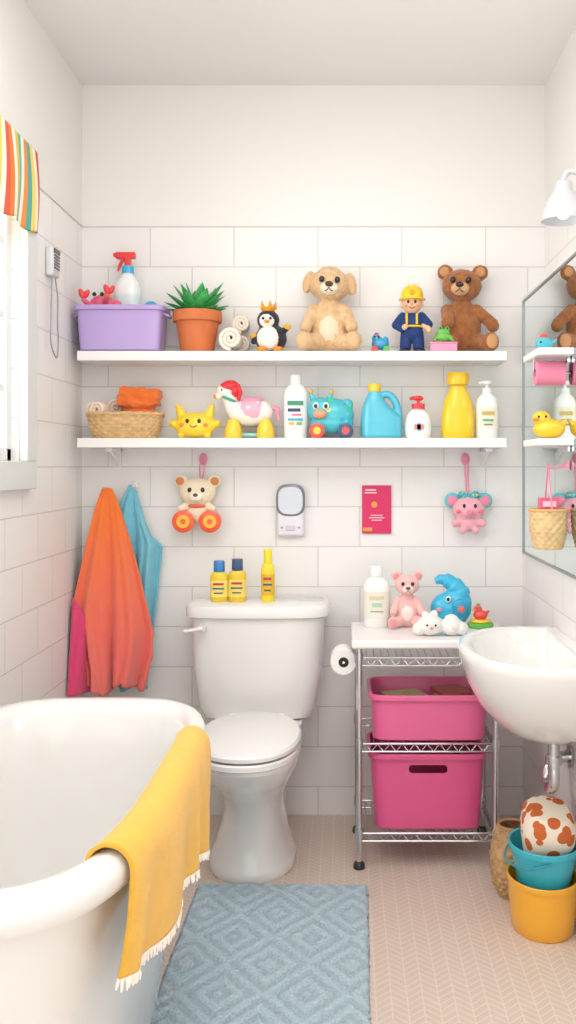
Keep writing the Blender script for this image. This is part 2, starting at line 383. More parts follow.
# rolled washcloths
def roll(name,label,loc,R,L,rgb,rz=0,grp=None,turns=3.2):
    rt=thing(name,label,'rolled cloth',loc,rz,grp)
    def f2(u,v):
        a=v*turns*2*pi; r=R*(.12+.88*v)
        return (r*math.cos(a-pi/2-turns*2*pi),-L/2+u*L,R+r*math.sin(a-pi/2-turns*2*pi))
    G().sheet(f2,6,90).out('rolled_cloth',rgb,rt,solid=R/turns*.8,disp=.002,dscale=.01)
    return rt
crm=felt('#f5e8d8')
roll('rolled_washcloth','cream washcloth rolled into a spiral on the shelf',(-.357,Y-.03,U+.006),.034,.09,crm,0,'rolled washcloths',2.4)
roll('rolled_washcloth','cream washcloth rolled and stacked on another roll',(-.333,Y+.045,U+.006+.065),.027,.055,crm,0,'rolled washcloths',2.4)
roll('rolled_washcloth','cream washcloth rolled at the bottom of a small stack',(-.333,Y+.048,U+.006),.028,.045,crm,0,'rolled washcloths',2.4)
# penguin-like plush bird
rt=thing('plush_penguin','black and white plush bird with orange crown and beak','plush toy',(-.236,Y,U))
B=Matrix.Scale(1.06,4)
g=G(B); g.ell((0,0,.045),(.048,.04,.045)).ell((-.008,-.004,.10),(.034,.03,.032)).limb((.03,-.01,.06),(.055,-.015,.08),.013,.007).limb((-.035,-.01,.05),(-.05,-.02,.035),.014,.010)
g.out('plush_body',fur('#2a2932'),rt,remesh=.0028,disp=.002)
ball('belly',rt,(-.006,-.022,.044),(.036,.024,.037),fur('#f8f4ee'),M=B)
ball('face_patch',rt,(-.010,-.022,.097),(.024,.014,.022),fur('#f8f4ee'),M=B)
for s in(-1,1):
    ball('eye',rt,(-.010+s*.011,-.036,.102),.0042,BLACK,M=B)
    ball('foot',rt,(s*.024,-.038,.009),(.016,.02,.009),felt('#f09a2e'),M=B)
G(B).ell((-.01,-.041,.092),(.008,.012,.005)).out('beak',felt('#f2a32c'),rt)
g=G(B); g.loft([(.016,.125),(.02,.13),(.022,.138)],c=(-.008,-.004,0),seg=20)
for i in range(5):
    a=2*pi*i/5; g.tube([(-.008+.018*math.cos(a),-.004+.018*math.sin(a),.134),(-.008+.023*math.cos(a),-.004+.023*math.sin(a),.156)],[.008,.0008],8)
g.out('crown',felt('#f1a22b'),rt)
for s in(-1,1): ball('wing_tip',rt,(s*.05,-.017,.05 if s<0 else .078),(.012,.008,.009),felt('#f2b23a'),M=B)
# teddy bears
def bear(rt,fm,mm,pm,s=1,turn=0,droop=False,tilt=0,nose=BLACK,arms=None,bellym=None,disp=.004):
    B=Matrix.Scale(s,4)
    H=B@Matrix.Translation((0,0,.165))@rotM((0,tilt,turn))@Matrix.Translation((0,0,-.165))
    g=G(B)
    g.ell((0,0,.075),(.056,.046,.076)).ell((0,-.002,.13),(.036,.032,.028))
    A=arms or (((-.042,-.008,.125),(-.064,-.04,.08)),((.042,-.008,.125),(.064,-.04,.08)))
    for a,b in A: g.limb(a,b,.019,.016); g.ell((b[0],b[1],b[2]-.006),(.018,.018,.018))
    for q in(-1,1):
        g.limb((q*.035,-.015,.032),(q*.066,-.062,.026),.028,.022); g.ell((q*.07,-.074,.029),(.023,.015,.028))
    g.M=H
    g.ell((0,-.006,.196),(.057,.048,.047)).ell((0,-.022,.182),(.044,.036,.03))
    for q in(-1,1):
        if droop: g.ell((0,-.004,.216),(.044,.04,.034)); g.ell((q*.060,-.004,.203),(.017,.016,.033),(0,-q*.22,0))
        else: g.ell((q*.050,.004,.236),(.023,.012,.023))
    g.out('plush_body',fm,rt,remesh=.003*s,disp=disp*s,dscale=.009)
    ball('muzzle',rt,(0,-.055,.180),(.026,.022,.019),mm,M=H)
    ball('nose',rt,(0,-.078,.188),(.0115,.006,.008),nose,M=H)
    G(H).tube([(-.011,-.0735,.169),(-.006,-.0765,.17),(0,-.078,.178),(.006,-.0765,.17),(.011,-.0735,.169)],.0014,6).out('mouth',nose,rt)
    for q in(-1,1):
        ball('eye',rt,(q*.022,-.0535,.205),(.0082,.006,.009),BLACK,M=H)
        if not droop: ball('inner_ear',rt,(q*.051,-.007,.236),(.014,.004,.014),pm,M=H)
        else: ball('ear_flap',rt,(q*.063,-.014,.198),(.013,.010,.028),pm,(0,-q*.22,0),M=H)
        ball('foot_pad',rt,(q*.071,-.088,.029),(.016,.005,.021),pm,M=B)
    if bellym: ball('tummy_patch',rt,(0,-.020,.072),(.038,.029,.05),bellym,M=B)
rt=thing('teddy_dog','light tan curly plush dog sitting on the shelf','plush toy',(-.051,-.078,U+.001))
bear(rt,fur('#ebc99c','#dcb384'),fur('#f8ecd8'),fur('#e0b98c'),s=1.12,droop=True,tilt=.05,nose=mat('#4a2c22',.4),bellym=fur('#f3dfc2'),disp=.005)
rt=thing('teddy_bear','brown plush teddy bear sitting with turned head','plush toy',(.376,-.058,U+.001),rz=.06)
bear(rt,fur('#b0703f','#9a5c34'),fur('#deae7e'),fur('#d49a6a'),s=1.13,turn=-.25,tilt=.05,arms=(((-.042,-.008,.125),(-.048,-.05,.092)),((.042,-.008,.125),(.085,-.03,.085))))
# little beetle toy
rt=thing('wind_up_toy','tiny blue toy animal with red and green wheels','toy',(.112,Y-.01,U))
G().ell((0,0,.03),(.028,.02,.02)).ell((-.012,-.006,.046),(.015,.014,.014)).ell((.017,0,.042),(.01,.01,.012)).out('toy_body',pla('#3fa3d2'),rt,remesh=.0018)
for q in(-1,1): G().loft([(.010,-.004),(.011,-.003),(.011,.003),(.010,.004)],c=(q*.018,-.018,.011),rot=(pi/2,0,0),seg=20).out('wheel',pla('#e8483e' if q<0 else '#58b84c'),rt)
for q in(-1,1): G().loft([(.010,-.004),(.011,-.003),(.011,.003),(.010,.004)],c=(q*.018,.018,.011),rot=(pi/2,0,0),seg=20).out('wheel',pla('#e8483e' if q>0 else '#58b84c'),rt)
for q in(-1,1): ball('eye',rt,(-.012+q*.006,-.019,.05),.0032,BLACK)
ball('hat',rt,(-.012,-.004,.06),(.008,.008,.006),pla('#e84b6b'))
# helmet doll
rt=thing('toy_doll','smiling soft doll in yellow helmet and navy overalls','doll',(.214,Y,U),rz=-.1)
SK=felt('#f6c8a0'); NV=felt('#27407a')
G().ell((0,0,.158),(.031,.028,.032)).limb((0,0,.12),(0,0,.14),.012,.012).ell((-.032,0,.157),(.006,.006,.008)).ell((.032,0,.157),(.006,.006,.008)).limb((-.028,-.02,.078),(-.02,-.036,.082),.009,.009).limb((.05,-.012,.082),(.055,-.018,.07),.009,.009).limb((0,0,.12),(0,0,.06),.012,.02).limb((0,0,.1),(-.028,-.02,.078),.008,.008).limb((0,0,.1),(.05,-.012,.082),.008,.008).out('doll_body',SK,rt,remesh=.002)
g=G(); g.ell((0,0,.095),(.038,.027,.038)).ell((0,0,.065),(.037,.027,.028))
g.limb((-.03,0,.118),(-.052,-.012,.09),.015,.013).limb((-.052,-.012,.09),(-.032,-.022,.077),.013,.012).limb((.03,0,.118),(.054,-.008,.092),.015,.013)
g.limb((-.018,0,.055),(-.022,-.004,.016),.020,.018).limb((.018,0,.055),(.022,-.004,.016),.020,.018)
g.out('overalls',NV,rt,remesh=.0024)
g=G(); g.torus((0,0,.085),.036,.0035,seg=32)
for v in g.bm.verts: v.co.y*=.8
g.out('belt',felt('#f3c832'),rt)
for q in(-1,1):
    G().box((q*.016,-.0265,.108),(.007,.004,.034)).out('reflective_strap',felt('#f3c832'),rt,bevel=.001)
    G().ell((q*.023,-.01,.009),(.019,.024,.0095)).out('shoe',pla('#1c2744'),rt)
    ball('eye',rt,(q*.011,-.0265,.162),(.0042,.003,.0052),BLACK)
    ball('cheek',rt,(q*.018,-.0235,.15),(.005,.003,.004),felt('#ee8f7c'))
ball('nose',rt,(0,-.0295,.155),.0045,felt('#ec9f78'))
G().tube([(-.010,-.0262,.147),(-.005,-.0275,.1425),(0,-.028,.141),(.005,-.0275,.1425),(.010,-.0262,.147)],.0014,6).out('mouth',felt('#c2403a'),rt)
g=G(); g.loft([(.044,.042,.171),(.043,.041,.175),(.036,.034,.178),(.035,.033,.192),(.029,.028,.208),(.015,.014,.218),(.004,.004,.22)]).box((0,0,.208),(.008,.05,.018)).out('helmet',pla('#fbd023'),rt)
ball('pom_badge',rt,(0,-.034,.19),(.009,.004,.009),pla('#e9a80e'))
# frog on pink box
rt=thing('gift_box','small pink box beneath the green frog toy','box',(.308,-.163,U))
G().box((0,0,.012),(.084,.030,.024)).box((0,0,.026),(.088,.033,.006)).out('box_body',pla('#f49cbc'),rt,bevel=.003)
rt=thing('frog_toy','little green frog figure sitting on a pink box','toy',(.308,-.163,U+.0295))
B=Matrix.Scale(1.1,4)
g=G(B); g.ell((0,0,.014),(.022,.014,.014)).ell((0,-.002,.027),(.018,.013,.01))
for q in(-1,1): g.ell((q*.01,-.004,.037),.007).limb((q*.02,-.004,.012),(q*.025,-.012,.004),.006,.004)
g.out('toy_body',pla('#6cbf50'),rt,remesh=.0016)
for q in(-1,1): ball('eye',rt,(q*.01,-.0105,.038),.003,BLACK,M=B)
# ------------------------------------------------------------------ lower shelf objects
WK=mat('#e8c08a',.75,bump=.4,bs=200,var=.22,vs=60)
rt=thing('wicker_basket','natural woven wicker basket holding washcloths','basket',(-.70,Y,Lz))
g=G(); wicker(g,[(.095,.05,0),(.108,.062,.035),(.115,.068,.075)],7,22,n=3,amp=.003); g.out('basket_body',WK,rt,solid=.003)
g=G(); pts=[]
for i in range(64):
    a=2*pi*i/64; ca,sa=math.cos(a),math.sin(a)
    pts.append((math.copysign(abs(ca)**(2/3),ca)*.117,math.copysign(abs(sa)**(2/3),sa)*.07,.077+.0015*math.sin(a*20)))
g.tube(pts,.006,8,closed=True); g.out('basket_rim',WK,rt)
rt=thing('folded_towel','folded orange terry towel inside the wicker basket','towel',(-.646,Y,Lz+.012))
OT=mat('#f0762f',.95,bump=1,bs=300,sheen=.3)
g=G(); g.ell((-.01,0,.055),(.058,.04,.05)).box((-.012,0,.108),(.125,.07,.03),(0,-.05,0)).box((-.006,0,.133),(.128,.074,.03),(0,.08,0)).ell((-.01,-.005,.095),(.058,.04,.02))
g.out('towel_body',OT,rt,remesh=.003,disp=.012,dscale=.022)
for i,(x_,z_) in enumerate(((-.775,.055),(-.80,.058),(-.748,.068))):
    roll('rolled_washcloth','peach washcloth rolled up in the wicker basket' ,(x_+.004*i,Y-.035+.034*i,Lz+z_+.008),.026,.03,felt('#f7e2cc'),.3*i-.3,'basket washcloths',2.2)
# yellow creature
rt=thing('squeaky_toy','yellow rubber eared animal bath toy with smiling face','bath toy',(-.478,Y,Lz))
YM=pla('#fbd735',.35)
g=G(); g.ell((0,0,.048),(.066,.04,.036)).ell((0,-.01,.035),(.064,.035,.032))
for q in(-1,1):
    g.tube([(q*.038,0,.065),(q*.048,0,.088),(q*.054,0,.104)],[.020,.014,.006],10); g.ell((q*.054,0,.102),.009)
    g.ell((q*.066,-.006,.046),(.018,.016,.013),(0,-q*.4,0))
    g.limb((q*.035,-.01,.025),(q*.042,-.018,.011),.016,.012)
g.out('toy_body',YM,rt,remesh=.0024)
for q in(-1,1): ball('eye',rt,(q*.019,-.042,.055),(.006,.004,.007),BLACK); ball('cheek',rt,(q*.038,-.038,.042),(.008,.005,.006),pla('#f08a3a'))
G().tube([(-.012,-.0445,.042),(-.006,-.0465,.037),(0,-.047,.0355),(.006,-.0465,.037),(.012,-.0445,.042)],.0015,6).out('mouth',pla('#a0442a'),rt)
# horse toy
rt=thing('toy_horse','white toy horse with pink saddle on yellow legs','toy',(-.312,Y,Lz))
g=G(); g.ell((.008,0,.082),(.07,.038,.042)).ell((.045,0,.084),(.038,.036,.038)).limb((-.045,0,.095),(-.062,0,.14),.025,.020).ell((-.068,0,.152),(.030,.023,.024)).limb((-.075,0,.145),(-.090,0,.136),.016,.013).tube([(-.05,.008,.17),(-.048,.008,.185)],[.007,.002]).tube([(-.05,-.012,.17),(-.048,-.012,.185)],[.007,.002])
g.out('horse_body',pla('#f8f0e6',.4),rt,remesh=.0024)
G().ell((.016,0,.088),(.058,.0415,.040)).out('saddle_blanket',mat('#f5b4c8',.6,spots=('#ffffff',40,.25)),rt)
G().ell((.016,0,.122),(.038,.026,.012)).out('saddle',pla('#f09ab8'),rt)
G().torus((-.056,0,.125),.0235,.005,(0,.4,0),24).out('collar',pla('#3fae8f'),rt)
g=G(); g.ell((-.058,0,.166),(.032,.025,.020),(0,-.2,0)).ell((-.043,0,.154),(.016,.019,.026)); g.out('red_hood',pla('#e8323c',.5),rt,remesh=.002)
g=G(); g.tube([(-.035,.0,.17),(-.024,0,.145),(-.028,0,.12)],[.012,.01,.004],8); g.out('mane',pla('#e8323c',.5),rt)
for q in(-1,1): ball('eye',rt,(-.078,q*.0185,.154),.004,BLACK); 
ball('muzzle_tip',rt,(-.100,0,.134),(.008,.010,.008),pla('#f4a63a'))
for lx in(-.042,.06):
    for q in(-1,1):
        g=G(); g.loft([(.026,0),(.028,.004),(.027,.03),(.02,.048),(.015,.06)],c=(lx,q*.02,0),seg=20); g.out('leg',pla('#fad03a'),rt)
G().box((.008,0,.012),(.075,.03,.012)).out('base_bar',pla('#8fd0c0'),rt,bevel=.003)
G().tube([(.078,0,.1),(.096,0,.095),(.1,0,.06)],[.01,.009,.004]).out('tail',pla('#f09ab8'),rt)
# shampoo bottle
bottle('shampoo_bottle','white shampoo bottle with colourful printed label',(-.157,Y,Lz),[(.034,0),(.0375,.006),(.038,.14),(.034,.158),(.02,.172),(.017,.175)],WHITE,
   cap=[(.018,.174),(.0185,.178),(.018,.2),(.016,.203)],capm=WHITE,band=[(.038,.035),(.038,.125)],bandm=pla('#eef3f2'),
   marks=[(0,.112,.05,.014,pla('#2f8f6a')),(-.004,.09,.04,.010,pla('#253a5e')),(.004,.075,.03,.006,pla('#e06a8c')),(0,.06,.048,.008,pla('#4aa8c9')),(-.012,.047,.018,.010,pla('#e3b93b')),(.012,.047,.018,.010,pla('#7bb552'))])
# turquoise animal car
rt=thing('toy_car','turquoise round animal toy car with spotted body','toy',(-.043,Y,Lz))
g=G(); g.ell((0,0,.075),(.072,.045,.055)).ell((.0,0,.05),(.07,.043,.035)).ell((-.033,-.010,.09),(.043,.038,.042)).tube([(-.055,0,.12),(-.064,0,.138),(-.066,0,.148)],[.012,.008,.005]).tube([(-.01,0,.12),(-.004,0,.136),(.0,0,.148)],[.012,.008,.005]).ell((.05,0,.108),(.02,.02,.02))
g.out('car_body',mat('#4cc3d0',.35,coat=.3,spots=('multi',30,.26)),rt,remesh=.0026)
for q in(-1,1):
    ball('eye',rt,(-.033+q*.016,-.046,.102),(.010,.006,.012),WHITE); ball('pupil',rt,(-.033+q*.016,-.0515,.101),(.0055,.003,.007),BLACK)
    ball('horn_tip',rt,(-.066 if q<0 else .0,0,.149),.008,pla('#f4b62c'))
ball('snout',rt,(-.036,-.048,.076),(.022,.012,.014),pla('#f7a27a'))
for wx,wc in((-.045,'#ee5044'),(.045,'#34507a')):
    for q in(-1,1):
        wh=G().loft([(.019,-.008),(.024,-.006),(.024,.006),(.019,.008)],c=(wx,q*.043,.024),rot=(pi/2,0,0),seg=28).out('wheel',pla(wc),rt)
        G().loft([(.012,-.010),(.012,.010)],c=(wx,q*.043,.024),rot=(pi/2,0,0),seg=20).out('hub',pla('#f8d03a' if wx<0 else '#ee5044'),wh)
# detergent jug
rt=thing('detergent_jug','turquoise plastic jug with handle and yellow cap','jug',(.116,Y,Lz))
g=G(); g.loft([(.06,.03,0),(.066,.035,.008),(.067,.036,.05),(.064,.034,.07),(.045,.03,.10,-.016),(.03,.026,.125,-.022),(.02,.02,.145,-.022),(.018,.018,.152,-.022)],n=2.6)
g.tube(smooth([(-.012,0,.128),(.015,0,.142),(.038,0,.128),(.052,0,.095),(.056,0,.06),(.05,0,.045)]),.0125,12)
g.out('jug_body',pla('#58c2da'),rt,remesh=.0026)
G().loft([(.02,.15),(.0215,.152),(.0205,.172),(.018,.175)],c=(-.022,0,0)).out('cap',pla('#fbd23a'),rt)
# red pump bottle
def pumpparts(rt,z,cr,m,r=.016,rot=0):
    G().loft([(r,z),(r,z+.016),(r*.7,z+.018)]).tube([(0,0,z+.015),(0,0,z+.03)],.0055).out('collar',m,rt)
    G().ell((0,0,z+.034),(.017,.014,.009)).tube([(0,0,z+.035),(-.018*cr,-.006,z+.035),(-.027*cr,-.009,z+.031)],[.007,.006,.005]).out('pump_head',m,rt,remesh=.0016)
rt=bottle('soap_bottle','small white soap bottle with red pump cap',(.233,Y-.01,Lz),[(.037,0),(.041,.006),(.042,.05),(.036,.075),(.02,.092),(.016,.096)],WHITE,band=[(.042,.02),(.042,.052)],bandm=pla('#e6f0f4'),marks=[(0,.036,.03,.016,pla('#f08a7c')),(0,.036,.012,.024,pla('#6fb4dd'))])
pumpparts(rt,.094,1,pla('#ea3a40'),.021)
# yellow bottle
bottle('detergent_bottle','tall glossy yellow cleaning bottle with yellow cap',(.36,Y,Lz),[(.046,0),(.052,.008),(.053,.05),(.05,.09),(.042,.125),(.03,.15),(.024,.165),(.024,.17)],pla('#fbd023'),
   cap=[(.026,.169),(.034,.172),(.036,.19),(.034,.205),(.030,.21)],capm=pla('#f9c818'))
rt=bottle('lotion_bottle','slim white lotion bottle with pump and green label',(.453,Y,Lz),[(.033,0),(.036,.006),(.0365,.11),(.03,.13),(.016,.142),(.014,.146)],WHITE,band=[(.0366,.03),(.0366,.10)],bandm=pla('#f0ead8'),marks=[(0,.08,.04,.012,pla('#d3b55a')),(0,.058,.034,.007,pla('#6faf7a')),(0,.044,.026,.005,pla('#888888'))])
pumpparts(rt,.144,1,WHITE,.016)
# ------------------------------------------------------------------ things hung on the wall
def pinkhook(x,z,lab):
    rt=thing('wall_hook',lab,'hook',(x,0,z),group='pink wall hooks')
    G().ell((0,-.004,0),(.014,.005,.02)).tube([(0,-.006,-.004),(0,-.018,-.012),(0,-.026,-.008),(0,-.028,.004)],[.005,.005,.004,.004],8).out('hook_body',pla('#f7a0ba'),rt)
    return rt
pinkhook(-.466,1.17,'pink plastic wall hook carrying a plush bear')
pinkhook(.395,1.17,'pink plastic wall hook carrying a pink plush')
rt=thing('hanging_bear_toy','cream bear pull-toy with orange wheels hanging from hook','plush toy',(-.478,-.045,.93))
CF=fur('#fbeacb')
g=G(); g.ell((0,0,.132),(.060,.034,.046)).ell((0,-.006,.122),(.052,.036,.036)).ell((0,0,.07),(.036,.028,.038))
for q in(-1,1): g.ell((q*.055,0,.168),(.022,.011,.021)); g.limb((q*.025,-.005,.09),(q*.05,-.018,.08),.014,.012)
g.out('plush_body',CF,rt,remesh=.0026,disp=.002)
for q in(-1,1):
    ball('inner_ear',rt,(q*.056,-.009,.168),(.014,.005,.013),felt('#d98c5a')); ball('eye',rt,(q*.021,-.0365,.140),(.0065,.004,.008),BLACK)
    wh=G().loft([(.030,-.011),(.036,-.008),(.036,.008),(.030,.011)],c=(q*.043,-.02,.038),rot=(pi/2,0,0),seg=32).out('wheel',pla('#f8603a'),rt)
    G().loft([(.021,-.0125),(.021,.0125)],c=(q*.043,-.02,.038),rot=(pi/2,0,0),seg=24).out('hub',pla('#fcc233'),wh)
    G().loft([(.009,-.014),(.009,.014)],c=(q*.043,-.02,.038),rot=(pi/2,0,0),seg=16).out('hub_cap',pla('#f8603a'),wh)
ball('muzzle',rt,(0,-.040,.118),(.022,.012,.016),felt('#fdf4e2')); ball('nose',rt,(0,-.0515,.124),(.008,.004,.006),mat('#6b3a28',.4))
ball('scarf',rt,(0,-.008,.088),(.034,.028,.008),felt('#ef7a5c'))
G().tube(smooth([(.008,.01,.17),(.004,.018,.20),(.006,.024,.232),(.014,.024,.24),(.02,.024,.232),(.018,.018,.2),(.012,.01,.17)]),.0025,8).out('hanging_loop',felt('#f6a0b8'),rt)
rt=thing('hanging_plush','pink smiling plush with teal and pink ears hanging from hook','plush toy',(.402,-.04,.93))
PK=fur('#f9b4c2')
g=G(); g.ell((0,0,.076),(.053,.032,.044)).ell((0,0,.03),(.034,.024,.026)).ell((0,-.022,.066),(.024,.018,.018))
for q in(-1,1): g.limb((q*.02,-.004,.04),(q*.045,-.012,.03),.013,.012).limb((q*.014,-.006,.018),(q*.022,-.014,.008),.013,.012)
g.out('plush_body',PK,rt,remesh=.0026,disp=.002)
for q in(-1,1):
    er=ball('ear',rt,(q*.052,.006,.104),(.026,.010,.026),felt('#6fcdd6')); ball('inner_ear',er,(q*.054,-.003,.104),(.016,.005,.016),felt('#f590ac')); ball('eye',rt,(q*.018,-.030,.088),(.005,.004,.007),BLACK)
    ball('cheek',rt,(q*.034,-.025,.070),(.009,.005,.006),felt('#f07a94'))
G().ell((-.016,-.006,.122),(.02,.012,.012),(0,.3,0)).ell((.016,-.006,.122),(.02,.012,.012),(0,-.3,0)).ell((0,-.010,.12),.008).out('bow',mat('#4fb8c6',.9,spots=('#f7e070',90,.3)),rt)
ball('snout',rt,(0,-.040,.067),(.012,.005,.009),felt('#f08ca4'))
G().tube(smooth([(-.006,.005,.12),(-.008,.014,.18),(-.010,.02,.232),(-.004,.02,.242),(0,.02,.232),(0,.014,.18),(.002,.005,.12)]),.0028,8).out('hanging_loop',felt('#f6a0b8'),rt)
# wall mirror / dispenser
rt=thing('soap_dispenser','white wall soap dispenser with grey oval mirror panel','dispenser',(-.178,0,.916))
G().box((0,-.013,.05),(.09,.026,.1)).out('dispenser_body',pla('#e9e5ee'),rt,bevel=.01)
G().loft([(.044,.05,-.013),(.047,.053,-.009),(.047,.053,.011),(.044,.05,.013)],c=(0,-.014,.118),rot=(pi/2,0,0),n=3.2).out('mirror_frame',pla('#7d7f86'),rt)
G().loft([(.040,.045,0),(.040,.045,.003)],c=(0,-.0265,.118),rot=(pi/2,0,0),n=3).out('mirror_glass',mat('#b9bcc0',.15,metal=.6),rt)
g=G(); g.box((0,-.028,.028),(.03,.006,.016)); g.out('push_button',pla('#d0cadb'),rt,bevel=.002)
for q in(-1,1): ball('indicator_dot',rt,(q*.028,-.0265,.03),(.004,.002,.004),pla('#a8a4b6'))
# red card
rt=thing('wall_card','magenta printed card packet hanging on tiles','card',(.104,-.001,.925))
G().box((0,-.004,.079),(.096,.008,.158)).out('card_body',mat('#e02a66',.45),rt,bevel=.002)
g=G(); g.mi=0
for (x_,z_,w_,h_) in ((-.020,.143,.036,.005),(-.020,.134,.040,.004),(.0,.06,.04,.003),(.0,.052,.05,.003),(.0,.044,.034,.003)): g.box((x_,-.0085,z_),(w_,.001,h_))
g.out('card_print',mat('#fbd5dc',.5),rt)
G().box((-.03,-.0085,.014),(.03,.001,.012)).loft([(.010,-.0005),(.010,.0005)],c=(-.008,-.0085,.095),rot=(pi/2,0,0)).out('card_emblem',mat('#f2a04a',.5),rt)
# ------------------------------------------------------------------ hanging towels
def terry(c,c2=None): return mat(c,.95,bump=1,bs=350,sheen=.4,var=.05,vs=30)
def sst(a,b,x):
    t=max(0,min(1,(x-a)/(b-a))); return t*t*(3-2*t)
rt=thing('hanging_towel','orange to coral pink terry towel draped from hook','towel',(-.77,-.03,.43))
def coral(u,v):
    t=v**.8; zt=.645; s=u*2-1
    w=.014+.132*min(1,t*1.15)
    if s>0: w-=.055*max(0,v-.72)/.28
    else: w-=.075*sst(.55,.95,v)
    x=.038*t+s*w
    fold=.030*math.sin(s*7+1.5*v+.8)+.016*math.sin(s*16+3*v)
    y=-.025-.06*t-.07*t*(1-s)*.5+fold*t*(.35+.65*v)
    z=zt*(1-v)+.014*v*(1+math.sin(s*5))
    return (max(x,-.088),y,z)
G().sheet(coral,90,60).out('towel_cloth',ombre('#ff8038','#ff7a70',.1,.55),rt,solid=.007,disp=.005,dscale=.03)
def lining(u,v):
    s=u; zt=.30-.15*s
    x=-.088+.085*s+.008*(1-v)*(1-s); z=.0+zt*(1-v)
    return (x,-.135+.010*math.sin(s*10+2*v)-.05*v*(1-s)+.05*s,z+.006)
G().sheet(lining,30,30).out('towel_lining',terry('#f04a80'),rt,solid=.006,disp=.004,dscale=.03,label='magenta towel lining')
rt2=thing('wall_hook','small white wall hook holding the coral towel','hook',(-.775,0,1.065),group='white wall hooks')
G().ell((0,-.004,0),(.013,.004,.018)).tube([(0,-.004,-.004),(0,-.03,-.008),(0,-.045,.0),(0,-.047,.012)],[.005,.005,.0045,.0045],8).out('hook_body',WHITE,rt2)
rt=thing('hanging_towel','sky blue terry towel draped from a wall hook','towel',(-.69,-.02,.43))
def blue(u,v):
    t=v**.75; s=u*2-1
    w=.014+.085*min(1,v*3.6)-.065*max(0,v-.25)
    x=.0+s*w-.004*t
    y=-.012-.024*t+(.018*math.sin(s*7+.6+v)+.007*math.sin(s*17))*min(1,v*3)
    z=.655*(1-v)-.07*max(0,s)*math.exp(-((v-.12)/.14)**2)+.01*math.sin(s*4)*v
    return (x,y,z)
G().sheet(blue,60,60).out('towel_cloth',terry('#7fd0e6'),rt,solid=.006,disp=.004,dscale=.03)
rt2=thing('wall_hook','small white wall hook holding the blue towel','hook',(-.69,0,1.08),group='white wall hooks')
G().ell((0,-.004,0),(.013,.004,.018)).tube([(0,-.004,-.004),(0,-.022,-.008),(0,-.032,.0),(0,-.034,.012)],[.005,.005,.0045,.0045],8).out('hook_body',WHITE,rt2)
# ------------------------------------------------------------------ toilet
rt=thing('toilet','white ceramic toilet with closed lid and tank','toilet',(-.272,0,0))
bx=.010
G().loft([(.124,.19,0,bx*.3,-.36),(.127,.193,.006,bx*.3,-.36),(.124,.190,.025,bx*.3,-.36),(.115,.182,.045,bx*.3,-.36),(.100,.170,.09,bx*.5,-.362),(.088,.162,.14,bx*.8,-.368),(.083,.160,.185,bx,-.378),(.090,.18,.23,bx,-.40),(.114,.213,.285,bx,-.452),(.130,.228,.33,bx,-.51),(.135,.231,.36,bx,-.535),(.132,.228,.372,bx,-.537)],n=2.3,seg=56).out('bowl',PORC,rt)
G().loft([(.085,.12,.0,0,-.16),(.085,.12,.18,0,-.17),(.12,.14,.28,0,-.18),(.14,.15,.33,0,-.18),(.14,.15,.362,0,-.18)],n=4,seg=48).out('pedestal_back',PORC,rt)
G().loft([(.150,.078,.362,0,-.125),(.17,.09,.368,0,-.125),(.185,.096,.40,0,-.125),(.203,.102,.52,0,-.125),(.208,.104,.68,0,-.125)],n=4,seg=64).out('tank',PORC,rt)
G().loft([(.214,.109,.677,0,-.125),(.224,.118,.682,0,-.125),(.226,.120,.705,0,-.125),(.221,.116,.716,0,-.125),(.208,.104,.722,0,-.125)],n=4,seg=64).out('tank_lid',PORC,rt)
G().loft([(.135,.229,.373,bx,-.549),(.141,.235,.377,bx,-.549),(.141,.235,.389,bx,-.549),(.137,.231,.393,bx,-.549)],n=2.25,seg=64).out('seat',PORC,rt)
G().loft([(.137,.230,.3965,bx,-.547),(.142,.235,.400,bx,-.547),(.142,.235,.409,bx,-.547),(.136,.229,.416,bx,-.547),(.10,.18,.420,bx,-.543),(.04,.07,.422,bx,-.543)],n=2.25,seg=64).out('seat_lid',PORC,rt)
for q in(-1,1): G().tube([(bx+q*.06-.02,-.315,.40),(bx+q*.06+.02,-.315,.40)],.011,14).out('hinge',PORC,rt)
G().tube([(-.165,-.225,.65),(-.165,-.245,.65)],.012,16).limb((-.165,-.244,.65),(-.215,-.246,.643),.0065,.006).out('flush_lever',mat('#f0f0f0',.15,metal=.2),rt)
# bottles on tank
zt=.722
def oil(x,h,r,capc,bodyc,lab,labc,y=-.15):
    bottle('baby_oil_bottle',lab,(x,y,zt),[(r*.9,0),(r,.005),(r,h*.6),(r*.9,h*.68),(r*.5,h*.74)],pla(bodyc,.15),cap=[(r*.62,h*.73),(r*.64,h*.75),(r*.62,h*.98),(r*.55,h)],capm=pla(capc),band=[(r,h*.12),(r,h*.52)],bandm=pla(labc),
      marks=[(0,h*.44,r*1.2,h*.05,pla('#c0392b')),(0,h*.33,r*1.3,h*.035,pla('#2a5a8a')),(0,h*.22,r*1.0,h*.03,pla('#555555'))],sy=.75)
oil(-.395,.128,.028,'#2f7fc4','#f0cf2a','yellow bath oil bottle with blue cap','#f8e57a')
oil(-.338,.134,.028,'#2f4f78','#f0c826','yellow bath oil bottle with dark navy cap','#f6de6a')
oil(-.242,.165,.021,'#f4e02a','#f8dc26','slim bright yellow bottle with yellow cap','#e6b829')
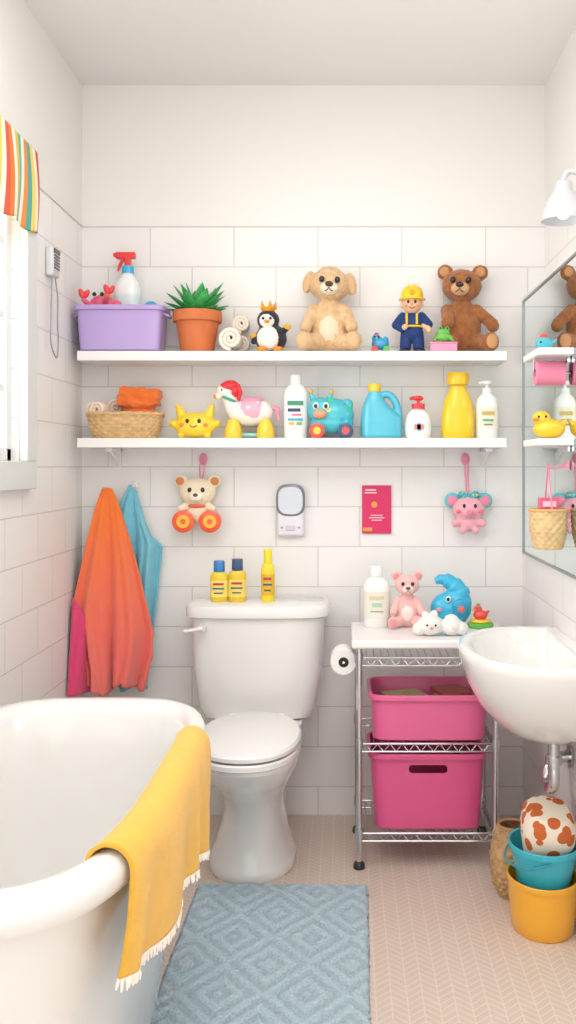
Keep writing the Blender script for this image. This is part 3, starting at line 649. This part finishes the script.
# ------------------------------------------------------------------ storage cart
rt=thing('storage_cart','chrome wire storage cart with white top board','cart',(.235,-.30,0))
lx,ly=.195,.14
G().box((0.012,0,.642),(.456,.335,.025)).out('top_board',mat('#f6f5f3',.3),rt,bevel=.006)
for q in(-1,1):
    for p in(-1,1):
        g=G(); g.tube([(q*lx,p*ly,.02),(q*lx,p*ly,.63)],.0095,14)
        for z in (.10,.355,.60): g.tube([(q*lx,p*ly,z-.014),(q*lx,p*ly,z+.014)],.0125,14)
        lg=g.out('leg',CHROME,rt)
        G().loft([(.015,0),(.017,.004),(.016,.014),(.010,.022)],c=(q*lx,p*ly,0),seg=20).out('foot_cap',pla('#2a2b2e'),lg)
for z in (.60,.355,.10):
    g=G()
    for dz in (0,-.022):
        for p in(-1,1): g.tube([(-lx,p*ly,z+dz),(lx,p*ly,z+dz)],.0035,8)
        for q in(-1,1): g.tube([(q*lx,-ly,z+dz),(q*lx,ly,z+dz)],.0035,8)
    for p in(-1,1):
        n=22; g.tube([(-lx+2*lx*i/n,p*ly,z-(.0 if i%2 else .022)) for i in range(n+1)],.002,6)
    for q in(-1,1):
        n=14; g.tube([(q*lx,-ly+2*ly*i/n,z-(.0 if i%2 else .022)) for i in range(n+1)],.002,6)
    for i in range(1,18): g.tube([(-lx+2*lx*i/18,-ly,z),(-lx+2*lx*i/18,ly,z)],.0018,6)
    g.out('wire_shelf',CHROME,rt)
rt=thing('storage_bin','pink plastic bin holding picture books on cart','storage bin',(.243,-.305,.3575),group='pink storage bins')
bin_mesh('bin_body',rt,.352,.275,.134,pla('#ee6a9d',.4),taper=.92,n=8)
rt=thing('storage_bin','deep pink plastic bin on lowest wire shelf','storage bin',(.238,-.31,.1025),group='pink storage bins')
bin_mesh('bin_body',rt,.345,.265,.222,pla('#e65a92',.4),taper=.88,slot=(.11,.024,.178),n=8)
def book(loc,rot,c,s,lab):
    rt=thing('picture_book',lab,'book',loc); rt.rotation_euler=rot
    G().box((0,0,0),(s[0],s[1],.012)).out('cover',mat(c,.6),rt,bevel=.001); G().box((.003,0,0),(s[0],s[1]-.006,.0085)).out('pages',mat('#f0e8d8',.8),rt)
book((.185,-.285,.454),(0,0,.35),'#cfc488',(.12,.14),'olive covered picture book lying in pink bin')
book((.315,-.29,.454),(0,0,-.15),'#dcbd96',(.10,.15),'tan covered picture book lying in pink bin')
book((.32,-.27,.4665),(0,0,.25),'#c2554a',(.09,.12),'red covered picture book lying in pink bin')
rt=thing('folded_towel','folded rose cloth at the bottom of pink bin','towel',(.243,-.305,.366))
G().loft([(.138,.10,0),(.145,.105,.02),(.145,.105,.06),(.138,.10,.075)],n=5).out('towel_body',felt('#e29ab0'),rt,disp=.006,dscale=.04)
# toilet paper
rt=thing('toilet_paper_roll','white toilet paper roll on chrome holder','toilet paper',(-.004,-.37,.545))
g=G(); P=[(.014,-.045),(.036,-.045),(.0375,-.043),(.0375,.043),(.036,.045),(.014,.045)]
g.loft(P+[P[0]],c=(0,0,.0375),rot=(pi/2,0,0),cap=(False,False),seg=36).out('paper',mat('#f6f4f1',.9,bump=.2,bs=200),rt)
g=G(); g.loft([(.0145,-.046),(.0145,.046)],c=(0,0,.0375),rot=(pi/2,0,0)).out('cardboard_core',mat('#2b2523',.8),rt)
g=G(); g.tube(smooth([(0,-.05,.0375),(0,.055,.0375),(.02,.065,.0375),(.036,.065,.0375)]),.004,8).out('holder_arm',CHROME,rt)
# items on cart
zc=.6548
bottle('lotion_bottle','white lotion bottle with white cap and pale label',(.097,-.225,zc),[(.036,0),(.041,.006),(.0415,.12),(.036,.14),(.02,.152),(.018,.155)],WHITE,cap=[(.019,.154),(.0195,.158),(.019,.18),(.015,.186)],capm=WHITE,band=[(.0415,.03),(.0415,.11)],bandm=pla('#ece7da'),marks=[(0,.092,.045,.01,pla('#d9caa0')),(0,.07,.03,.012,pla('#aecfb2')),(0,.05,.04,.004,pla('#a9a9a9'))])
rt=thing('plush_bear','pale pink plush bear sitting on the cart top','plush toy',(.19,-.23,zc))
bear(rt,fur('#fac4c0'),fur('#fdece4'),fur('#f29aa2'),s=.66,nose=mat('#8c3f4a',.4),bellym=fur('#fdece4'))
rt=thing('elephant_toy','blue toy elephant with raised trunk and red wheel spots','toy',(.322,-.215,zc))
g=G(); g.ell((.004,0,.055),(.064,.040,.052)).ell((.02,-.002,.072),(.048,.038,.048)).ell((0,0,.025),(.054,.034,.025))
g.tube(smooth([(.03,0,.09),(.02,0,.115),(-.002,0,.136),(-.024,0,.144),(-.045,0,.138)]),[.036]*5+[.030]*5+[.023]*6+[.016]*5+[.012]*4,14)
g.out('toy_body',pla('#3bbbe4'),rt,remesh=.0026)
ball('ear',rt,(.028,-.040,.062),(.026,.009,.026),pla('#2aa0cc')); ball('eye',rt,(-.008,-.041,.088),(.008,.005,.010),WHITE); ball('pupil',rt,(-.009,-.045,.088),(.005,.002,.006),BLACK)
ball('spot',rt,(.03,-.0485,.058),(.010,.004,.010),pla('#f46a5a'))
ball('cheek',rt,(-.035,-.034,.055),(.009,.006,.007),pla('#f8a0ae'))
rt=thing('bunny_slipper','fluffy white bunny plush lying on the cart top','plush toy',(.273,-.385,zc))
B=Matrix.Scale(1.22,4)
g=G(B); g.ell((-.02,0,.024),(.034,.026,.024)).ell((.03,0,.022),(.028,.024,.022)).ell((.052,-.006,.018),(.018,.014,.016)).ell((-.048,-.008,.018),(.016,.014,.016)).ell((-.03,.01,.044),(.01,.01,.014),(0,-.4,0)).ell((-.012,.01,.046),(.01,.01,.014),(0,.4,0)).ell((.03,.004,.036),(.018,.016,.014))
g.out('plush_body',fur('#f3f0ec'),rt,remesh=.0024,disp=.003)
for q in(-1,1): ball('eye',rt,(-.02+q*.010,-.0255,.028),.0025,BLACK,M=B)
ball('nose',rt,(-.02,-.0275,.021),(.004,.003,.003),felt('#ee8fa2'),M=B)
rt=thing('stacking_toy','small red green and yellow duck stacking toy','toy',(.413,-.24,zc))
G().loft([(.036,0),(.04,.004),(.04,.012),(.036,.016)]).out('toy_base',pla('#63b84a'),rt)
G().loft([(.028,.015),(.031,.019),(.028,.026)]).out('yellow_ring',pla('#f5c62c'),rt)
g=G(); g.ell((0,0,.038),(.022,.018,.015)).ell((-.008,-.003,.056),(.013,.012,.012)).tube([(.015,0,.042),(.028,0,.052)],[.008,.002]).out('duck_body',pla('#f0504a'),rt,remesh=.0016)
G().ell((-.02,-.008,.054),(.007,.006,.003)).out('beak',pla('#f6a42c'),rt); ball('eye',rt,(-.012,-.0135,.06),.0025,BLACK); ball('green_knob',rt,(-.006,0,.068),.006,pla('#4db25a'))
# ------------------------------------------------------------------ sink
rt=thing('sink','white ceramic wall-mounted basin with chrome drain','sink',(.50,-.80,0))
cx=XR2-.50
outer=[(.04,.06,.475),(.075,.11,.483),(.12,.175,.51),(.167,.237,.56),(.197,.280,.615),(.209,.297,.655),(.213,.303,.675),(.215,.306,.69),(.212,.303,.699),(.206,.297,.701)]
inner=[(.188,.279,.699),(.178,.266,.69),(.164,.243,.64),(.132,.19,.585),(.085,.12,.55),(.03,.04,.54),(.012,.012,.538)]
G().loft(outer+inner,n=2.2,seg=96,clamp=[cx-.001]*len(outer)+[cx-.028,cx-.033,cx-.038,cx-.045,.05,.05,.05]).out('basin',PORC,rt)
G().loft([(.021,.539),(.02,.543),(.006,.542)]).out('drain_ring',CHROME,rt)
px=.02
g=G(); g.tube([(px,0,.48),(px,0,.39)],.015,18); g.tube([(px,0,.48),(px,0,.465)],.026,20); g.tube([(px,0,.425),(px,0,.405)],.021,20)
g.tube(smooth([(px,0,.40),(px,0,.355),(px-.004,.03,.335),(px,.07,.34),(px+.005,.085,.37),(px+.03,.085,.395),(cx,.085,.40)]),.0145,16)
g.loft([(.03,0),(.028,.006)],c=(cx-.008,.085,.40),rot=(0,pi/2,0)).out('drain_pipe',CHROME,rt)
g=G(); g.tube([(px+.02,.15,.44),(cx,.15,.44)],.008,12).tube([(px+.02,.15,.44),(px+.02,.15,.50)],.006,12).ell((px+.02,.15,.44),.014).out('shutoff_valve',CHROME,rt)
# mirror
rt=thing('wall_mirror','large frameless wall mirror above the sink','mirror',(XR2,-.68,.868))
MM=mat('#e4eeee',.02,metal=1)
G().box((-.004,0,.405),(.008,1.24,.81)).out('mirror_glass',MM,rt)
g=G()
for z in (0,.81): g.box((-.006,0,z),(.012,1.25,.007))
for y in (-.62,.62): g.box((-.006,y,.405),(.012,.007,.81))
g.out('mirror_edge',mat('#8f999c',.3,metal=.6),rt,bevel=.001)
# added ledges, duck, pink roll and fish standing in for mirror reflections
for z_,lab in ((1.427,'added white ledge standing in for a reflected shelf with toys'),(1.199,'added white ledge standing in for a reflected shelf with a duck')):
    rt=thing('standin_ledge',lab,'shelf',(.530,-.68,z_),group='added mirror ledges')
    G().box((0,0,.009),(.092,.21,.018)).out('ledge_board',SHM,rt,bevel=.003)
    G().box((.042,0,-.006),(.008,.12,.02)).out('ledge_clip',CHROME,rt,bevel=.002)
rt=thing('standin_duck','yellow rubber duck added to stand in for a mirror reflection','bath toy',(.525,-.70,1.2175))
G().ell((.004,0,.026),(.042,.03,.026)).ell((-.016,-.004,.052),(.024,.022,.021)).tube([(.034,0,.034),(.05,0,.05)],[.014,.003],10).out('duck_body',pla('#fbc92a'),rt,remesh=.002)
G().ell((-.030,-.016,.050),(.012,.009,.005)).out('beak',pla('#f08a2c'),rt)
for q in(-1,1): ball('eye',rt,(-.018+q*.009,-.0245,.057),(.003,.002,.0035),BLACK)
rt=thing('standin_roll','soft pink paper roll added to stand in for a mirror reflection','paper roll',(.530,-.70,1.358))
G().loft([(.011,-.038),(.030,-.038),(.032,-.036),(.032,.036),(.030,.038),(.011,.038),(.011,-.038)],c=(0,0,.030),rot=(0,pi/2,0),cap=(False,False),seg=36).out('paper',mat('#f590b0',.9,bump=.2,bs=200),rt)
G().tube([(-.043,0,.030),(.046,0,.030)],.005,10).tube([(-.041,0,.030),(-.041,0,.070)],.003,8).out('roll_bar',CHROME,rt)
rt=thing('standin_fish','tiny turquoise and red toy fish added to stand in for a mirror reflection','toy',(.515,-.70,1.4455))
G().ell((0,0,.018),(.022,.016,.018)).tube([(.016,0,.018),(.032,0,.028)],[.006,.010],8,flat=.5).out('toy_body',pla('#3fb4c4'),rt,remesh=.0018)
ball('fin',rt,(0,0,.038),(.010,.004,.008),pla('#e8453e')); ball('eye',rt,(-.010,-.0145,.022),.003,BLACK)
# added hook, small basket and carton imitating a basket reflected in the mirror
bx0,by0=.523,-.72
rt=thing('wall_hook','pink suction hook added on mirror to stand in for a reflected hook','hook',(.570,by0,1.150))
G().loft([(.014,0),(.012,.004),(.006,.008)],c=(.0035,0,0),rot=(0,-pi/2,0)).tube([(-.004,0,0),(-.02,0,-.006),(-.044,0,-.008),(-.052,0,.004)],[.004,.003,.003,.003],8).out('hook_body',pla('#f59ab6'),rt)
rt=thing('standin_basket','small straw basket on pink cord added to stand in for a mirror reflection','basket',(bx0,by0,.935))
g=G(); wicker(g,[(.034,.034,0),(.044,.044,.045),(.046,.046,.098)],9,14,n=2,amp=.002); g.out('basket_body',mat('#ecca94',.8,bump=.5,bs=200,var=.2,vs=60),rt,solid=.003)
G().torus((0,0,.099),.047,.004).out('basket_rim',mat('#dcb274',.8,bump=.5,bs=200),rt)
G().tube(smooth([(0,-.046,.1),(0,-.03,.15),(0,-.003,.209),(0,.003,.209),(0,.03,.15),(0,.046,.1)]),.0022,8).out('hanging_cord',felt('#f08cac'),rt)
rt=thing('standin_carton','small pink and red carton added to stand in for a mirror reflection','box',(bx0,by0,.9425))
G().box((0,0,.062),(.05,.03,.124)).out('carton_body',pla('#e65a7c'),rt,bevel=.002); G().box((0,-.0155,.108),(.034,.001,.014)).out('carton_stripe',pla('#f7d0da'),rt)
# lamp
rt=thing('wall_lamp','white metal bell shaped lamp fixed on upper wall','lamp',(XR,-.60,1.855))
LM=pla('#d2d6da',.3)
G().loft([(.032,-.010),(.032,0)],c=(-.001,0,.065),rot=(0,pi/2,0)).out('wall_plate',LM,rt)
G().tube(smooth([(-.01,0,.065),(-.035,0,.083),(-.06,0,.083),(-.072,0,.055)]),.008,12).out('lamp_arm',LM,rt)
G().loft([(.016,.060),(.021,.056),(.024,.035),(.036,.020),(.048,-.002),(.058,-.032),(.060,-.048),(.058,-.049),(.054,-.032),(.045,-.004),(.03,.012),(.005,.02)],c=(-.070,0,0),seg=40).out('lamp_shade',LM,rt)
em=bpy.data.materials.new('warm_bulb'); em.use_nodes=True; eb=em.node_tree.nodes['Principled BSDF']; eb.inputs['Emission Color'].default_value=(1,.95,.88,1); eb.inputs['Emission Strength'].default_value=1.0
ball('light_bulb',rt,(-.070,0,-.02),(.022,.022,.024),em)
# ------------------------------------------------------------------ bathtub
TX,TY,TRX,TRY,TN=-.570,-1.48,.283,.575,3.6
rt=thing('bathtub','white freestanding oval bathtub with rolled rim','bathtub',(TX,TY,0))
pr=[(.105,0),(.100,.006),(.088,.08),(.070,.22),(.055,.36),(.043,.48),(.036,.535),(.022,.545),(.006,.55),(0,.562),(0,.580),(.006,.594),(.018,.601),(.034,.600),(.046,.592),(.054,.575),(.062,.50),(.075,.36),(.092,.24),(.115,.17),(.155,.135),(.21,.125)]
G().loft([(TRX-i,TRY-i*1.35,z) for i,z in pr],n=TN,seg=128).out('tub_shell',PORC,rt)
G().loft([(.022,.125),(.02,.128),(.006,.127)],c=(0,.28,0)).out('drain_cover',CHROME,rt)
# yellow towel over the rim
rt=thing('bath_towel','yellow fringed towel draped over the bathtub rim','towel',(-.30,-1.56,.6))
RE=TX+TRX
path=smooth([(RE-.066,0,.48),(RE-.054,0,.585),(RE-.036,0,.611),(RE-.010,0,.610),(RE+.009,0,.588),(RE+.009,0,.55),(RE+.001,0,.48),(RE-.010,0,.425)],8)
def tw(u,v):
    k=v*(len(path)-1); i=min(int(k),len(path)-2); p=path[i].lerp(path[i+1],k-i)
    hang=max(0,(v-.6)/.4)
    y=-1.885+u*.64+.03*hang*(u-.5)
    yc=(y-TY)/TRY; rim=TRX*(1-abs(yc)**TN)**(1/TN) if abs(yc)<1 else 0
    dx=rim-TRX
    return (p.x+dx+.010*hang*(1+math.sin(u*23+1.5*math.sin(u*9)))+.012*hang*u, y, p.z+.008*hang-.043*hang*u-.008*hang*math.sin(u*7))
T=Matrix.Translation((.30,1.56,-.6))
G(T).sheet(tw,110,50).out('towel_cloth',mat('#fcc23e',.95,bump=.8,bs=400,sheen=.35,var=.05,vs=25),rt,solid=.006,disp=.002,dscale=.02)
g=G(T)
for i in range(210):
    u=i/209; p=Vector(tw(u,1)); q=p+Vector((random.uniform(-.002,.003),random.uniform(-.002,.002),-.009)); r_=q+Vector((random.uniform(-.002,.002),random.uniform(-.003,.003),-random.uniform(.006,.011)))
    g.tube([p,q,r_],[.0024,.0024,.0013],5)
f_=g.out('fringe',mat('#fffaf0',.9),rt,label='white lace fringe')
# ------------------------------------------------------------------ rug
def rug_mat():
    m=bpy.data.materials.new('blue_diamond_rug'); m.use_nodes=True; nt=m.node_tree; N=nt.nodes; L=nt.links; b=N['Principled BSDF']
    at=N.new('ShaderNodeAttribute'); at.attribute_name='pile'
    nz=N.new('ShaderNodeTexNoise'); nz.inputs['Scale'].default_value=160; tc=N.new('ShaderNodeTexCoord'); L.new(tc.outputs['Object'],nz.inputs['Vector'])
    ad=N.new('ShaderNodeMath'); ad.operation='ADD'; L.new(at.outputs['Fac'],ad.inputs[0]); L.new(nz.outputs['Fac'],ad.inputs[1])
    r=N.new('ShaderNodeValToRGB'); r.color_ramp.elements[0].position=.3; r.color_ramp.elements[1].position=.95
    r.color_ramp.elements[0].color=srgb('#a0bccb'); r.color_ramp.elements[1].color=srgb('#c4d8e3')
    L.new(ad.outputs[0],r.inputs[0]); L.new(r.outputs[0],b.inputs['Base Color']); b.inputs['Roughness'].default_value=1; b.inputs['Sheen Weight'].default_value=.3
    bp=N.new('ShaderNodeBump'); bp.inputs['Strength'].default_value=.9; bp.inputs['Distance'].default_value=.004; L.new(nz.outputs['Fac'],bp.inputs['Height']); L.new(bp.outputs['Normal'],b.inputs['Normal'])
    return m
W,H=.462,1.15; nx,ny=230,560
bm=bmesh.new(); vals=[]; rows=[]
for j in range(ny+1):
    row=[]
    for i in range(nx+1):
        x=(i/nx-.5)*W; y=(j/ny-.5)*H
        a=abs(((x/.19)+10.5)%1-.5)+abs(((y/.26)+10)%1-.5)
        ring=.5+.5*math.sin(a*2*pi*4.2+random.uniform(-.5,.5)); ring=min(1,max(0,(ring-.2)*1.6))
        ed=min(i,nx-i,j,ny-j); e=min(1,ed/4)
        z=.0015+e*(.006+.0028*ring+random.uniform(-.002,.002))
        if ed<2: x+=random.uniform(-.004,.004); y+=random.uniform(-.004,.004)
        row.append(bm.verts.new((x,y,z))); vals.append(ring*.42)
    rows.append(row)
for a,b in zip(rows,rows[1:]):
    for i in range(nx): bm.faces.new((a[i],a[i+1],b[i+1],b[i]))
me=bpy.data.meshes.new('bath_rug'); bm.to_mesh(me); bm.free()
at=me.attributes.new('pile','FLOAT','POINT'); at.data.foreach_set('value',vals)
me.materials.append(rug_mat())
for p in me.polygons: p.use_smooth=True
o=bpy.data.objects.new('bath_rug',me); COL.objects.link(o); o.location=(-.178,-.548-H/2-.012,.0); o.rotation_euler=(0,0,-.016)
o['label']='pale blue woven bath rug with raised diamond pattern'; o['category']='rug'
# ------------------------------------------------------------------ buckets by the wall
def bucket(name,lab,loc,rx,ry,h,c,cat='bucket',foot=1):
    rt=thing(name,lab,cat,loc)
    pr=[(rx*.82*foot,ry*.82*foot,0),(rx*.86*foot,ry*.86*foot,.005),(rx*.92*foot,ry*.92*foot,h*.35),(rx*.96,ry*.96,h-.014),(rx,ry,h-.013),(rx,ry,h-.002),(rx*.98,ry*.98,h),(rx*.94,ry*.94,h-.002),(rx*.86*foot,ry*.86*foot,h*.35),(rx*.78*foot,ry*.78*foot,.01),(rx*.6*foot,ry*.6*foot,.006)]
    G().loft(pr,seg=56).out('bucket_body',pla(c,.35),rt); return rt
bucket('plastic_tub','orange yellow plastic tub standing on tiled floor',(.492,-.80,0),.088,.11,.135,'#fbb534')
rt=bucket('plastic_bucket','turquoise plastic bucket nested in the orange tub',(.495,-.80,.085),.087,.106,.13,'#3bbcd0',foot=.84)
G().tube(smooth([(0,-.103,.11),(-.055,-.085,.09),(-.09,-.02,.083),(-.092,.03,.085),(-.06,.085,.105),(0,.103,.115)]),.003,8).out('bucket_handle',pla('#2a9cb2'),rt)
rt=thing('patterned_cushion','cream cushion with brown animal print inside bucket','cushion',(.500,-.80,.108))
g=G(Matrix.Translation((0,0,.11))@rotM((.25,.1,0))); g.loft([(.01,.01,-.09),(.040,.045,-.075),(.052,.06,-.03),(.064,.076,.02),(.064,.076,.06),(.046,.056,.085),(.01,.01,.09)],n=3.2)
g.out('cushion_body',mat('#f8ecd8',.85,bump=.3,bs=200,spots=('#cf6a34',26,.41)),rt,disp=.008,dscale=.04)
rt=thing('wicker_basket','round straw basket standing on floor beside the buckets','basket',(.452,-.615,0))
g=G(); wicker(g,[(.035,.035,.002),(.052,.052,.03),(.059,.059,.07),(.059,.059,.12),(.048,.048,.17),(.040,.040,.185)],15,16,n=2,amp=.003); g.out('basket_body',mat('#d8ae7e',.85,bump=.5,bs=200,var=.3,vs=60),rt,solid=.003)
G().torus((0,0,.186),.041,.005).out('basket_rim',mat('#c4956a',.85,bump=.5,bs=200),rt)
# ------------------------------------------------------------------ lights, world, camera
w=bpy.data.worlds.new('daylight'); sc.world=w; w.use_nodes=True; bg=w.node_tree.nodes['Background']; bg.inputs[0].default_value=(1,.992,.98,1); bg.inputs[1].default_value=2.0
def area(name,loc,rot,sx,sy,p,c=(1,1,1)):
    l=bpy.data.lights.new(name,'AREA'); l.shape='RECTANGLE'; l.size=sx; l.size_y=sy; l.energy=p; l.color=c
    o=bpy.data.objects.new(name,l); COL.objects.link(o); o.location=loc; o.rotation_euler=rot; return o
area('ceiling_fill',(-.1,-1.7,2.38),(0,0,0),1.1,1.6,13,(1,.985,.96))  # unseen area light added as soft fill from above, no fitting modelled
area('window_daylight',(XL-.75,(wy0+wy1)/2,1.65),(0,-pi/2,0),1.6,2.2,72,(1,.99,.97))
l=bpy.data.lights.new('overhead_fill','POINT'); l.energy=6.8; l.shadow_soft_size=.16; l.color=(1,.975,.95); o=bpy.data.objects.new('overhead_fill',l); COL.objects.link(o); o.location=(-.1,-1.8,2.12)  # unseen point light added to brighten the ceiling and upper walls
cam=bpy.data.cameras.new('camera'); co=bpy.data.objects.new('camera',cam); COL.objects.link(co); sc.camera=co
co.location=(0,-3.3,1.15); co.rotation_euler=(pi/2,0,0)
cam.sensor_fit='VERTICAL'; cam.sensor_height=36; cam.lens=36*1003/1024
cam.shift_x=-57/1024; cam.shift_y=-47/1024; cam.clip_start=.02
sc.view_settings.view_transform='Standard'
